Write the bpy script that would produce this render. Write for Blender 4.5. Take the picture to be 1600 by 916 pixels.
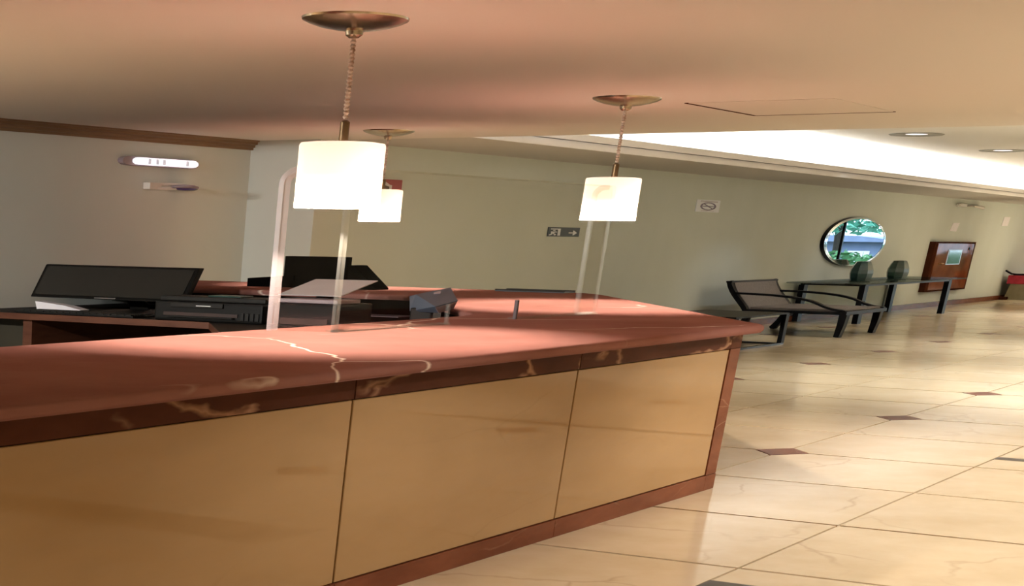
import bpy, bmesh, math, random
from mathutils import Vector, Matrix
random.seed(7)
scene = bpy.context.scene
for o in list(bpy.data.objects): bpy.data.objects.remove(o)
COL = scene.collection
# World axes: +Y runs along the long back wall into the lobby, +X towards the room, Z up. Floor is z = 0.

# ------------------------------------------------------------------ camera
cam_d = bpy.data.cameras.new('camera'); cam = bpy.data.objects.new('camera', cam_d); COL.objects.link(cam)
right = Vector((0.7709, 0.6369, 0.0117)); down = Vector((0.2840, -0.3272, -0.9012)); fwd = Vector((-0.5702, 0.6981, -0.4331))
fwd.normalize(); right = (right - fwd*right.dot(fwd)).normalized(); up = right.cross(fwd)*1.0
m3 = Matrix((right, up, -fwd)).transposed()
cam.matrix_world = Matrix.Translation((0, 0, 1.0)) @ m3.to_4x4()
cam_d.sensor_fit = 'HORIZONTAL'; cam_d.sensor_width = 36.0; cam_d.lens = 2648.03/1600*36.0
cam_d.shift_x = (800+91.48)/1600; cam_d.shift_y = (1628.45-458)/1600   # view-camera style lens shift
cam_d.clip_start = 0.05; cam_d.clip_end = 400
scene.camera = cam

# ------------------------------------------------------------------ sky, colour management
world = bpy.data.worlds.new('world'); scene.world = world; world.use_nodes = True
bg = world.node_tree.nodes['Background']; bg.inputs['Color'].default_value = (0.72, 0.86, 1.0, 1); bg.inputs['Strength'].default_value = 6.0
vs = scene.view_settings; vs.view_transform = 'Standard'; vs.look = 'None'; vs.gamma = 1; vs.use_curve_mapping = False
vs.exposure = -0.2
PENDANT_W = 35.0
COVE_W = 600.0
DOWN_W = 108.0
LOBBY_W = 250.0
WARM = (1.0, 0.97, 0.93)

# ------------------------------------------------------------------ helpers
def lin(r, g, b):
    f = lambda c: (c/255/12.92) if c/255 <= 0.04045 else ((c/255+0.055)/1.055)**2.4
    return (f(r), f(g), f(b), 1)
MATS = {}
def mat(name, rgb, rough=0.5, metal=0.0, ior=1.45, var=None, scale=4.0, emit=None, emit_s=0, coat=0.0, mapping=(1,1,1), bump=0.0, spec=None):
    if name in MATS: return MATS[name]
    m = bpy.data.materials.new(name); m.use_nodes = True; nt = m.node_tree; b = nt.nodes['Principled BSDF']
    b.inputs['Base Color'].default_value = lin(*rgb); b.inputs['Roughness'].default_value = rough
    b.inputs['Metallic'].default_value = metal; b.inputs['IOR'].default_value = ior
    if spec is not None: b.inputs['Specular IOR Level'].default_value = spec
    if coat: b.inputs['Coat Weight'].default_value = coat; b.inputs['Coat Roughness'].default_value = 0.04
    if emit: b.inputs['Emission Color'].default_value = lin(*emit); b.inputs['Emission Strength'].default_value = emit_s
    if var:
        tc = nt.nodes.new('ShaderNodeTexCoord'); mp = nt.nodes.new('ShaderNodeMapping'); mp.inputs['Scale'].default_value = mapping
        n = nt.nodes.new('ShaderNodeTexNoise'); n.inputs['Scale'].default_value = scale; n.inputs['Detail'].default_value = 5
        mx = nt.nodes.new('ShaderNodeMix'); mx.data_type = 'RGBA'
        mx.inputs[6].default_value = lin(*rgb); mx.inputs[7].default_value = lin(*var)
        rp = nt.nodes.new('ShaderNodeMapRange'); rp.inputs[1].default_value = 0.35; rp.inputs[2].default_value = 0.65
        L = nt.links.new
        L(tc.outputs['Object'], mp.inputs['Vector']); L(mp.outputs[0], n.inputs['Vector']); L(n.outputs['Fac'], rp.inputs[0])
        L(rp.outputs[0], mx.inputs[0]); L(mx.outputs[2], b.inputs['Base Color'])
        if bump:
            bp = nt.nodes.new('ShaderNodeBump'); bp.inputs['Strength'].default_value = bump; bp.inputs['Distance'].default_value = 0.01
            L(n.outputs['Fac'], bp.inputs['Height']); L(bp.outputs[0], b.inputs['Normal'])
    MATS[name] = m; return m
def marble(name, base, cloud, vein, rough, ior, vscale=1.0, width=0.02, cloud_scale=2.0, mapping=(1, .72, 3.6), vein_amt=1.0, spec=.5):
    """polished stone: cloudy base, thin branching veins from warped cell edges, each slab offset at random"""
    m = bpy.data.materials.new(name); m.use_nodes = True; nt = m.node_tree; b = nt.nodes['Principled BSDF']; L = nt.links.new; N = nt.nodes.new
    b.inputs['Roughness'].default_value = rough; b.inputs['IOR'].default_value = ior; b.inputs['Specular IOR Level'].default_value = spec
    tc = N('ShaderNodeTexCoord'); mp = N('ShaderNodeMapping'); mp.inputs['Scale'].default_value = mapping
    oi = N('ShaderNodeObjectInfo'); sc = N('ShaderNodeVectorMath'); sc.operation = 'SCALE'; sc.inputs[0].default_value = (37, 53, 71)
    ad = N('ShaderNodeVectorMath'); ad.operation = 'ADD'
    L(oi.outputs['Random'], sc.inputs['Scale']); L(tc.outputs['Object'], mp.inputs['Vector']); L(mp.outputs[0], ad.inputs[0]); L(sc.outputs[0], ad.inputs[1])
    n1 = N('ShaderNodeTexNoise'); n1.inputs['Scale'].default_value = cloud_scale; n1.inputs['Detail'].default_value = 6; n1.inputs['Roughness'].default_value = .6
    L(ad.outputs[0], n1.inputs['Vector'])
    n2 = N('ShaderNodeTexNoise'); n2.inputs['Scale'].default_value = 1.6*vscale; n2.inputs['Detail'].default_value = 4
    L(ad.outputs[0], n2.inputs['Vector'])
    wp = N('ShaderNodeVectorMath'); wp.operation = 'MULTIPLY_ADD'; wp.inputs[1].default_value = (.55, .55, .55)
    L(n2.outputs['Color'], wp.inputs[0]); L(ad.outputs[0], wp.inputs[2])
    vo = N('ShaderNodeTexVoronoi'); vo.feature = 'DISTANCE_TO_EDGE'; vo.inputs['Scale'].default_value = vscale; L(wp.outputs[0], vo.inputs['Vector'])
    r1 = N('ShaderNodeMapRange'); r1.inputs[1].default_value = 0.0; r1.inputs[2].default_value = width; r1.inputs[3].default_value = vein_amt; r1.inputs[4].default_value = 0
    L(vo.outputs['Distance'], r1.inputs[0])
    n3 = N('ShaderNodeTexNoise'); n3.inputs['Scale'].default_value = 1.1*vscale; n3.inputs['Detail'].default_value = 2; L(ad.outputs[0], n3.inputs['Vector'])
    r3 = N('ShaderNodeMapRange'); r3.inputs[1].default_value = .48; r3.inputs[2].default_value = .62; L(n3.outputs['Fac'], r3.inputs[0])
    mu = N('ShaderNodeMath'); mu.operation = 'MULTIPLY'; L(r1.outputs[0], mu.inputs[0]); L(r3.outputs[0], mu.inputs[1])
    r2 = N('ShaderNodeMapRange'); r2.inputs[1].default_value = .32; r2.inputs[2].default_value = .68; L(n1.outputs['Fac'], r2.inputs[0])
    m1 = N('ShaderNodeMix'); m1.data_type = 'RGBA'; m1.inputs[6].default_value = lin(*base); m1.inputs[7].default_value = lin(*cloud); L(r2.outputs[0], m1.inputs[0])
    m2 = N('ShaderNodeMix'); m2.data_type = 'RGBA'; m2.inputs[7].default_value = lin(*vein); L(mu.outputs[0], m2.inputs[0]); L(m1.outputs[2], m2.inputs[6])
    L(m2.outputs[2], b.inputs['Base Color'])
    MATS[name] = m; return m
def clear_mat(name, tint, refl=0.06, rough=0.03, diff=0.0, dcol=(220, 215, 215)):
    m = bpy.data.materials.new(name); m.use_nodes = True; nt = m.node_tree; nt.nodes.clear(); N = nt.nodes.new; L = nt.links.new
    out = N('ShaderNodeOutputMaterial'); tr = N('ShaderNodeBsdfTransparent'); tr.inputs[0].default_value = lin(*tint)
    gl = N('ShaderNodeBsdfGlossy'); gl.inputs['Roughness'].default_value = rough
    mx = N('ShaderNodeMixShader'); mx.inputs[0].default_value = refl; L(tr.outputs[0], mx.inputs[1]); L(gl.outputs[0], mx.inputs[2])
    last = mx
    if diff:
        df = N('ShaderNodeBsdfDiffuse'); df.inputs[0].default_value = lin(*dcol)
        m2 = N('ShaderNodeMixShader'); m2.inputs[0].default_value = diff; L(mx.outputs[0], m2.inputs[1]); L(df.outputs[0], m2.inputs[2]); last = m2
    L(last.outputs[0], out.inputs[0]); MATS[name] = m; return m

def new(): return bmesh.new()
def box(bm, x0, x1, y0, y1, z0, z1):
    if x0 > x1: x0, x1 = x1, x0
    if y0 > y1: y0, y1 = y1, y0
    if z0 > z1: z0, z1 = z1, z0
    v = [bm.verts.new(p) for p in ((x0,y0,z0),(x1,y0,z0),(x1,y1,z0),(x0,y1,z0),(x0,y0,z1),(x1,y0,z1),(x1,y1,z1),(x0,y1,z1))]
    for f in ((3,2,1,0),(4,5,6,7),(0,1,5,4),(1,2,6,5),(2,3,7,6),(3,0,4,7)): bm.faces.new([v[i] for i in f])
    return bm
def bbox(x0, x1, y0, y1, z0, z1, bev=0.0, seg=2):
    bm = box(new(), x0, x1, y0, y1, z0, z1)
    if bev: bmesh.ops.bevel(bm, geom=bm.edges[:], offset=bev, segments=seg, affect='EDGES', profile=.6)
    return bm
def prism(bm, poly, z0, z1):
    a = [bm.verts.new((x, y, z0)) for x, y in poly]; b = [bm.verts.new((x, y, z1)) for x, y in poly]; n = len(poly)
    bm.faces.new(a[::-1]); bm.faces.new(b)
    for i in range(n): bm.faces.new((a[i], a[(i+1) % n], b[(i+1) % n], b[i]))
    return bm
def plate_x(bm, poly_yz, x0, x1):          # polygon in the y-z plane, extruded along x
    a = [bm.verts.new((x0, y, z)) for y, z in poly_yz]; b = [bm.verts.new((x1, y, z)) for y, z in poly_yz]; n = len(a)
    bm.faces.new(a); bm.faces.new(b[::-1])
    for i in range(n): bm.faces.new((a[i], b[i], b[(i+1) % n], a[(i+1) % n]))
    bmesh.ops.recalc_face_normals(bm, faces=bm.faces[:]); return bm
def plate_y(bm, poly_xz, y0, y1):
    a = [bm.verts.new((x, y0, z)) for x, z in poly_xz]; b = [bm.verts.new((x, y1, z)) for x, z in poly_xz]; n = len(a)
    bm.faces.new(a); bm.faces.new(b[::-1])
    for i in range(n): bm.faces.new((a[i], b[i], b[(i+1) % n], a[(i+1) % n]))
    bmesh.ops.recalc_face_normals(bm, faces=bm.faces[:]); return bm
def lathe(bm, prof, c, n=32, sx=1.0, sy=1.0, rot=0.0, cap=False):
    rings = []
    for r, z in prof:
        rings.append([bm.verts.new((c[0]+r*sx*math.cos(rot+2*math.pi*i/n), c[1]+r*sy*math.sin(rot+2*math.pi*i/n), c[2]+z)) for i in range(n)])
    for k in range(len(rings)-1):
        for i in range(n): bm.faces.new((rings[k][i], rings[k][(i+1) % n], rings[k+1][(i+1) % n], rings[k+1][i]))
    if cap:
        bm.faces.new(rings[0][::-1]); bm.faces.new(rings[-1])
    bmesh.ops.recalc_face_normals(bm, faces=bm.faces[:]); return bm
def tube(bm, pts, r, n=8, sq=False, ry=None):
    pts = [Vector(p) for p in pts]; rings = []
    for i, p in enumerate(pts):
        d = (pts[min(i+1, len(pts)-1)] - pts[max(i-1, 0)]).normalized()
        ref = Vector((0, 1, 0)) if abs(d.y) < .9 else Vector((1, 0, 0))
        u = d.cross(ref).normalized(); w = u.cross(d).normalized(); rr = r[i] if isinstance(r, (list, tuple)) else r
        rw = rr if ry is None else ry
        k = [(1,1),(-1,1),(-1,-1),(1,-1)] if sq else [(math.cos(2*math.pi*j/n), math.sin(2*math.pi*j/n)) for j in range(n)]
        rings.append([bm.verts.new(p + u*a*rr + w*b*rw) for a, b in k])
    for a, b in zip(rings, rings[1:]):
        for j in range(len(a)): bm.faces.new((a[j], a[(j+1) % len(a)], b[(j+1) % len(a)], b[j]))
    bm.faces.new(rings[0][::-1]); bm.faces.new(rings[-1]); bmesh.ops.recalc_face_normals(bm, faces=bm.faces[:]); return bm
def offset_poly(P, d):                      # inward for d > 0 on a counter-clockwise polygon
    out = []; n = len(P)
    for i in range(n):
        a, b, c = Vector(P[i-1]), Vector(P[i]), Vector(P[(i+1) % n])
        e1 = (b-a).normalized(); e2 = (c-b).normalized(); n1 = Vector((-e1.y, e1.x)); n2 = Vector((-e2.y, e2.x))
        k = (n1+n2); k = k/max(.35, k.dot(n1)) if k.length > 1e-6 else n1
        out.append((b.x+k.x*d, b.y+k.y*d))
    return out
def make(name, bm, m, parent=None, smooth=False, loc=None):
    """links ONE mesh object; bm is in world coordinates, the origin goes to loc (or the parent's place)"""
    base = Vector(loc) if loc is not None else (parent['_p'] if parent is not None and '_p' in parent else Vector((0,0,0)))
    base = Vector(base)
    for v in bm.verts: v.co -= base
    me = bpy.data.meshes.new(name); bm.to_mesh(me); bm.free()
    if smooth:
        for p in me.polygons: p.use_smooth = True
        try: me.set_sharp_from_angle(angle=math.radians(40))
        except Exception: pass
    me.materials.append(m if not isinstance(m, str) else MATS[m])
    o = bpy.data.objects.new(name, me); COL.objects.link(o)
    ORIG[o.name] = base
    if parent is not None: o.parent = parent
    else: o.location = base
    return o
ORIG = {}
def thing(name, label, cat, loc, group=None):
    o = bpy.data.objects.new(name, None); COL.objects.link(o); o.location = loc; ORIG[o.name] = Vector(loc); o.empty_display_size = .1
    tag(o, label, cat, group); return o
def part(name, bm, m, parent, smooth=False, label=None):
    """part or sub-part: world-coordinate mesh, origin shared with its thing"""
    base = ORIG[parent.name]
    for v in bm.verts: v.co -= base
    me = bpy.data.meshes.new(name); bm.to_mesh(me); bm.free()
    if smooth:
        for p in me.polygons: p.use_smooth = True
        try: me.set_sharp_from_angle(angle=math.radians(40))
        except Exception: pass
    me.materials.append(m); o = bpy.data.objects.new(name, me); COL.objects.link(o); o.parent = parent; ORIG[o.name] = base
    if label: o['label'] = label
    return o
def tag(o, label, cat, group=None):
    o['label'] = label; o['category'] = cat
    if group: o['group'] = group
    return o
def struct(name, bm, m, smooth=False, loc=(0,0,0)):
    o = make(name, bm, m, None, smooth, loc); o['kind'] = 'structure'; return o
def solo(name, bm, m, label, cat, loc, smooth=False, group=None):
    return tag(make(name, bm, m, None, smooth, loc), label, cat, group)

def optics(ld, cos_min, side, upw, power=3.0):
    """reflector optics: even light on the plane below (intensity grows towards the rim of the cone), weaker sideways and up"""
    ld.use_nodes = True; nt = ld.node_tree; N = nt.nodes.new; L = nt.links.new; em = nt.nodes['Emission']
    g = N('ShaderNodeNewGeometry'); sp = N('ShaderNodeSeparateXYZ'); L(g.outputs['Incoming'], sp.inputs[0])
    ng = N('ShaderNodeMath'); ng.operation = 'MULTIPLY'; ng.inputs[1].default_value = -1; L(sp.outputs['Z'], ng.inputs[0])
    mxm = N('ShaderNodeMath'); mxm.operation = 'MAXIMUM'; mxm.inputs[1].default_value = cos_min; L(ng.outputs[0], mxm.inputs[0])
    pw = N('ShaderNodeMath'); pw.operation = 'POWER'; pw.inputs[1].default_value = -power; L(mxm.outputs[0], pw.inputs[0])
    gt = N('ShaderNodeMath'); gt.operation = 'GREATER_THAN'; gt.inputs[1].default_value = cos_min; L(ng.outputs[0], gt.inputs[0])
    up_ = N('ShaderNodeMath'); up_.operation = 'GREATER_THAN'; up_.inputs[1].default_value = 0; L(ng.outputs[0], up_.inputs[0])
    so = N('ShaderNodeMix'); so.data_type = 'FLOAT'; so.inputs[2].default_value = upw; so.inputs[3].default_value = side; L(up_.outputs[0], so.inputs[0])
    mi = N('ShaderNodeMix'); mi.data_type = 'FLOAT'; L(gt.outputs[0], mi.inputs[0]); L(so.outputs[0], mi.inputs[2]); L(pw.outputs[0], mi.inputs[3])
    L(mi.outputs[0], em.inputs['Strength'])

# ------------------------------------------------------------------ materials
M_wall = mat('wall_paint', (219, 225, 218), .9, ior=1.2, var=(216, 222, 214), scale=1.5)
M_ceil = mat('ceiling_paint', (227, 221, 214), .95, ior=1.2)
M_tray = mat('tray_paint', (246, 245, 243), .95)
M_corn = mat('cornice_paint', (232, 229, 228), .9, ior=1.2)
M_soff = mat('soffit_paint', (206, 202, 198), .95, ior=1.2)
M_crown = mat('crown_wood', (142, 114, 84), .6, var=(124, 98, 70), scale=3, mapping=(1, .4, 8))
M_tile = marble('cream_marble_tile', (220, 201, 170), (206, 184, 148), (164, 137, 106), .13, 1.13, vscale=1.3, width=.02, cloud_scale=2.2, mapping=(1, .72, 1), vein_amt=.4)
M_diam = marble('red_brown_inlay', (120, 76, 60), (98, 60, 48), (165, 132, 115), .3, 1.08, vscale=3, width=.02)
M_dark = mat('dark_stone_inlay', (66, 60, 58), .3, ior=1.2, var=(56, 50, 48), scale=5)
M_grout = mat('grout', (132, 108, 80), .9)
M_panel = marble('cream_marble_panel', (180, 144, 100), (169, 133, 89), (152, 117, 76), .035, 1.25, vscale=.8, width=.012, cloud_scale=1.0, vein_amt=.2)
M_red = marble('red_marble_fascia', (98, 59, 43), (82, 47, 34), (186, 142, 110), .25, 1.06, vscale=1.5, width=.04, cloud_scale=3, mapping=(1, .8, 3.0))
M_redbase = marble('red_marble_base', (132, 78, 54), (110, 62, 42), (168, 124, 94), .25, 1.12, vscale=1.5, width=.02, cloud_scale=3, vein_amt=.5)
M_top = marble('red_marble_top', (158, 112, 103), (142, 97, 88), (240, 220, 206),   .5, 1.06, spec=0.0, vscale=.85, width=.009, cloud_scale=2.0, mapping=(1, .72, 1))
M_core = mat('carcass_wood', (58, 38, 30), .6, var=(46, 30, 24), scale=6)
M_desk = mat('desk_laminate', (44, 42, 38), .6, ior=1.2, var=(39, 37, 34), scale=9)
M_wood = mat('desk_wood', (98, 60, 42), .5, ior=1.3, var=(82, 48, 33), scale=4, mapping=(1, 1, 8))
M_black = mat('black_plastic', (19, 18, 16), .5, ior=1.25, var=(22, 21, 19), scale=20)
M_dkgrey = mat('dark_grey_plastic', (38, 37, 34), .5, ior=1.25, var=(34, 33, 31), scale=20)
M_screen = mat('screen_glass', (50, 48, 44), .25, ior=1.3, var=(46, 45, 41), scale=2)
M_silver = mat('silver', (190, 190, 190), .3, metal=.8, var=(180, 180, 180), scale=9)
M_paper = mat('white_paper', (236, 232, 234), .8, var=(230, 226, 228), scale=5)
M_nickel = mat('brushed_nickel', (190, 172, 148), .22, metal=1.0, var=(180, 162, 138), scale=12)
M_brass = mat('dark_brass', (112, 92, 66), .35, metal=.8, var=(100, 82, 58), scale=12)
M_cord = mat('clear_cord', (150, 124, 102), .35, var=(205, 190, 175), scale=60)
M_white = mat('white_plastic', (228, 222, 212), .45, var=(222, 216, 206), scale=8)
M_lens = mat('lit_led', (250, 250, 255), .4, emit=(250, 248, 255), emit_s=1.3)
M_purple = mat('purple_dome', (66, 40, 120), .2, var=(54, 32, 104), scale=7)
M_blackwood = mat('black_lacquer', (10, 9, 12), .4, ior=1.18, var=(13, 12, 15), scale=8)
M_fabric = mat('greige_fabric', (140, 131, 125), .9, ior=1.2, var=(131, 122, 116), scale=40, bump=.2)
M_teal = mat('teal_glaze', (44, 74, 68), .3, var=(34, 58, 52), scale=6)
M_cab = mat('varnished_wood', (140, 78, 48), .18, ior=1.2, spec=0.0, coat=.2, var=(116, 62, 38), scale=3, mapping=(3, .5, 1.2))
M_cabedge = mat('dark_wood_edge', (82, 46, 32), .5, spec=0.0, var=(70, 38, 26), scale=5)
M_bluegrey = mat('blue_grey_plastic', (84, 94, 112), .4, var=(76, 86, 104), scale=10)
M_ltgrey = mat('light_grey_plastic', (168, 152, 158), .5, var=(160, 145, 150), scale=10)
M_signwhite = mat('sign_white', (246, 249, 255), .6, var=(242, 245, 252), scale=6)
M_rib = mat('dim_led', (200, 200, 210), .5, emit=(225, 225, 235), emit_s=.55)
M_signgreen = mat('exit_green', (50, 64, 74), .5, var=(46, 60, 70), scale=8)
M_signred = mat('sign_red', (178, 84, 88), .5, var=(170, 78, 82), scale=8)
M_signdark = mat('sign_dark', (92, 70, 70), .5, var=(86, 66, 66), scale=8)
M_ink = mat('grey_violet_ink', (140, 134, 158), .7, var=(134, 128, 152), scale=8)
M_pink = mat('pinkish_paper', (250, 246, 250), .8, var=(246, 242, 246), scale=8)
M_redcloth = mat('red_cloth', (176, 44, 62), .7, var=(160, 36, 54), scale=14)
M_beige = mat('beige_skirt', (150, 140, 112), .8, var=(138, 128, 100), scale=9)
M_leaf = mat('leaf_green', (86, 140, 84), .6, var=(52, 104, 66), scale=3)
M_leaf2 = mat('leaf_teal', (110, 186, 160), .6, var=(66, 140, 120), scale=3)
M_lawn = mat('lawn', (62, 84, 52), .9, var=(46, 66, 40), scale=4)
M_bark = mat('bark', (54, 48, 46), .9, var=(42, 38, 36), scale=9)
M_blue = mat('blue_house_paint', (120, 134, 164), .8, var=(110, 124, 154), scale=3)
M_clear = clear_mat('acrylic', (253, 252, 250), .03, .02)
M_edge = clear_mat('acrylic_edge', (250, 246, 246), .10, .5, diff=.09, dcol=(232, 216, 218))
M_edge2 = clear_mat('acrylic_edge_soft', (248, 248, 244), .03, .3, diff=.03, dcol=(226, 224, 214))
M_pane = clear_mat('window_glass', (250, 253, 255), .04, .0)
M_tglass = clear_mat('table_glass', (196, 206, 206), .25, .02)
M_mirror = mat('mirror_silver', (240, 245, 246), .005, metal=1.0)
# pendant glass: diffusing, lit only by the lamp inside
def shade_mat():
    m = bpy.data.materials.new('opal_glass'); m.use_nodes = True; nt = m.node_tree; nt.nodes.clear(); N = nt.nodes.new; L = nt.links.new
    out = N('ShaderNodeOutputMaterial'); t = N('ShaderNodeBsdfTranslucent'); t.inputs[0].default_value = (.17, .145, .13, 1)
    d = N('ShaderNodeBsdfDiffuse'); d.inputs[0].default_value = (.5, .46, .42, 1)
    mx = N('ShaderNodeMixShader'); mx.inputs[0].default_value = .5; L(t.outputs[0], mx.inputs[1]); L(d.outputs[0], mx.inputs[2]); L(mx.outputs[0], out.inputs[0])
    MATS['opal_glass'] = m; return m
M_opal = shade_mat()

# ------------------------------------------------------------------ room shell
ZC, ZT = 1.63, 2.05           # low ceiling, tray ceiling
XL, XB, YR = -7.55, -6.96, 12.87
XR, YF, YE = 5.0, -3.0, 50.0  # right wall, wall behind the photographer, glazed end
struct('wall_left', box(new(), XL-.2, XL, YF, YR, 0, 2.65), M_wall)
struct('wall_return', box(new(), XL-.2, XB, YR, YR+.25, 0, 2.65), M_wall)
struct('wall_back', box(new(), XB-.25, XB, YR+.25, YE, 0, 2.65), M_wall)
struct('wall_right', box(new(), XR, XR+.2, YF, YE, 0, 2.65), M_wall)
struct('wall_front', box(new(), XL-.2, XR+.2, YF-.2, YF, 0, 2.65), M_wall)
WX0, WX1, WZ0, WZ1 = -5.6, 4.2, .28, 1.56
bm = new(); box(bm, XB-.25, WX0, YE, YE+.2, 0, 2.65); box(bm, WX1, XR+.2, YE, YE+.2, 0, 2.65); box(bm, WX0, WX1, YE, YE+.2, 0, WZ0); box(bm, WX0, WX1, YE, YE+.2, WZ1, 2.65)
struct('wall_end', bm, M_wall)
win = struct('window_1', box(box(new(), WX0, WX1, YE+.02, YE+.14, WZ0, WZ0+.03), WX0, WX1, YE+.02, YE+.14, WZ1-.03, WZ1), M_blackwood)
nm = 7
for i in range(nm+1):
    x = WX0 + (WX1-WX0)*i/nm; x = min(max(x, WX0+.03), WX1-.03)
    part('mullion', box(new(), x-.03, x+.03, YE+.04, YE+.12, WZ0+.03, WZ1-.03), M_blackwood, win)
for i in range(nm):
    a = WX0 + (WX1-WX0)*i/nm; b = WX0 + (WX1-WX0)*(i+1)/nm
    part('pane', box(new(), a+.02, b-.02, YE+.075, YE+.085, WZ0+.03, WZ1-.03), M_pane, win)
# ceilings: low slab, soffit along the back wall, raised tray with stepped cornice and hidden cove strips
YT = 13.04
struct('ceiling', box(new(), XL-.2, XR+.2, YF-.2, YT, ZC, ZC+.10), M_ceil)
struct('ceiling_soffit', box(new(), XB-.25, -5.86, YT, YE, ZC, ZC+.035), M_soff)
struct('ceiling_soffit_added', box(new(), -1.45, XR+.2, YT, YE, ZC, ZC+.035), M_soff)  # unseen soffit, added to hold the strip that brightens the tray
struct('ceiling_tray', box(new(), XL-.2, XR+.2, YT-1.0, YE+.2, ZT, ZT+.1), M_tray)
bm = box(new(), XL-.2, XR+.2, YT-1.0, YT-.9, ZC+.1, ZT)
struct('ceiling_upstand', bm, M_tray)
struct('trim_1', plate_y(new(), [(-6.10, ZC+.0355), (-5.85, ZC+.0355), (-5.85, ZC+.05), (-5.875, ZC+.05), (-5.875, ZC+.056), (-5.84, ZC+.056), (-5.84, ZC+.105), (-6.10, ZC+.105)], YT, YE), M_corn)
struct('trim_2', box(new(), -5.86, -5.835, YT, YE, ZC, ZC+.0355), M_corn)
# crown moulding on the left wall (stepped wood), red marble skirting on the back wall
struct('trim_3', plate_y(new(), [(XL, 1.565), (XL+.02, 1.565), (XL+.02, 1.58), (XL+.035, 1.583), (XL+.035, 1.598), (XL+.055, 1.603), (XL+.055, 1.618), (XL+.07, 1.62), (XL+.07, ZC), (XL, ZC)], YF, YR), M_crown)
struct('baseboard_back', box(new(), XB, XB+.05, YR+.25, YE, 0, .07), M_redbase)
struct('baseboard_left', box(new(), XL, XL+.05, YF, YR, 0, .07), M_redbase)

# floor: grout bed, clipped marble tiles, red-brown lozenges at every second crossing
floor = struct('floor', box(new(), XL-.2, XR+.2, YF-.2, YE, -.10, -.012), M_grout)
PX, PY, X0, Y0 = .897, 1.253, -2.532, 9.96   # pitch; one lozenge sits at (X0, Y0)
DX, DY, GX, GY = .128, .205, .005, .013
def tile_poly(cxs, cys):    # corner (cxs, cys) clipped, tile centred on 0
    hx, hy = PX/2-GX, PY/2-GY; ex, ey = DX+.004-GX, DY+.006-GY
    P = []
    for sx, sy in ((-1,-1),(1,-1),(1,1),(-1,1)):
        if (sx, sy) == (cxs, cys):
            a = (sx*(hx-ex), sy*hy); b = (sx*hx, sy*(hy-ey))
            P += [b, a] if sx*sy > 0 else [a, b]
        else: P.append((sx*hx, sy*hy))
    # keep order counter-clockwise
    c = sorted(P, key=lambda p: math.atan2(p[1]/PY, p[0]/PX)); return c
TM = {}
def tile_mesh(cxs, cys):
    if (cxs, cys) not in TM:
        bm = prism(new(), tile_poly(cxs, cys), -.012, 0)
        me = bpy.data.meshes.new('floor_tile'); bm.to_mesh(me); bm.free(); me.materials.append(M_tile); TM[(cxs, cys)] = me
    return TM[(cxs, cys)]
far = new(); fard = new()
dm = bpy.data.meshes.new('lozenge'); b_ = prism(new(), [(-DX, 0), (0, -DY), (DX, 0), (0, DY)], -.012, .0004); b_.to_mesh(dm); b_.free(); dm.materials.append(M_diam)
ntile = 0
for i in range(-6, 9):
    for j in range(-11, 33):
        cx, cy = X0+(i+.5)*PX, Y0+(j+.5)*PY
        sx = -1 if i % 2 == 0 else 1; sy = -1 if j % 2 == 0 else 1
        if cy > YE-.6 or cx > XR or (cx < -2.9 and cy < 8.6) or (cx < -3.9 and cy < 10) or cx-PX/2 < XL-.02: continue
        if cx < XB-.4 and cy > YR: continue
        near = 4.5 < cy < 29 and cx < .6 and cx/cy < -.02
        if near and ntile < 295:
            o = bpy.data.objects.new('floor_tile', tile_mesh(sx, sy)); COL.objects.link(o); o.location = (cx, cy, 0); o.parent = floor; ntile += 1
        else:
            prism(far, [(x+cx, y+cy) for x, y in tile_poly(sx, sy)], -.012, 0)
        if i % 2 == 0 and j % 2 == 0:
            lx, ly = X0+i*PX, Y0+j*PY
            if near:
                o = bpy.data.objects.new('lozenge', dm); COL.objects.link(o); o.location = (lx, ly, 0); o.parent = floor
            else:
                prism(fard, [(lx+x, ly+y) for x, y in ((-DX, 0), (0, -DY), (DX, 0), (0, DY))], -.012, .0004)
o = part('tile_field', far, M_tile, floor); o['kind'] = 'stuff'
o = part('lozenge_field', fard, M_diam, floor); o['kind'] = 'stuff'
for ya, yb in ((10.40, 10.53), (5.50, 5.905)):
    part('inlay_strip', box(new(), -1.635, .2, ya, yb, -.011, .0006), M_dark, floor)

# ceiling hatch and its shadow gap
h = struct('trim_4', box(box(new(), -3.43, -3.41, 10.2, 11.39, ZC-.003, ZC+.01), -3.43, -2.69, 11.37, 11.39, ZC-.003, ZC+.01), M_cabedge)
part('hatch_panel', box(new(), -3.41, -2.70, 10.2, 11.37, ZC-.002, ZC+.01), M_ceil, h)

# cove strips: LED tape on the ledge with its light thrown up at the tray
def strip(name, x0, x1, y0, y1, z, watt, label, rot):
    t = solo(name, box(new(), x0, x1, y0, y1, z-.012, z), M_white, label, 'light', ((x0+x1)/2, (y0+y1)/2, z-.012))
    ld = bpy.data.lights.new('cove_light', 'AREA'); ld.shape = 'RECTANGLE'; ld.size = x1-x0; ld.size_y = y1-y0; ld.energy = watt; ld.color = (1, .97, .93)
    lo = bpy.data.objects.new('cove_light', ld); COL.objects.link(lo); lo.parent = t; lo.location = (0, 0, .02); lo.rotation_euler = rot
    return t
strip('cove_strip', -6.30, -6.16, 13.3, YE-.5, ZC+.055, COVE_W, 'hidden white light strip on the ledge along the back wall', (0, math.radians(180-50), 0))
strip('cove_strip', -5.6, -1.5, YT-.75, YT-.62, ZC+.115, COVE_W*.12, 'hidden white light strip above the edge of the low ceiling', (math.radians(180-50), 0, 0))
strip('cove_strip', -1.05, -.91, 13.3, YE-.5, ZC+.055, COVE_W*.8, 'unseen white light strip added to brighten the right of the raised ceiling', (0, math.radians(180+50), 0))  # added to whiten the right part of the tray

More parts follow.
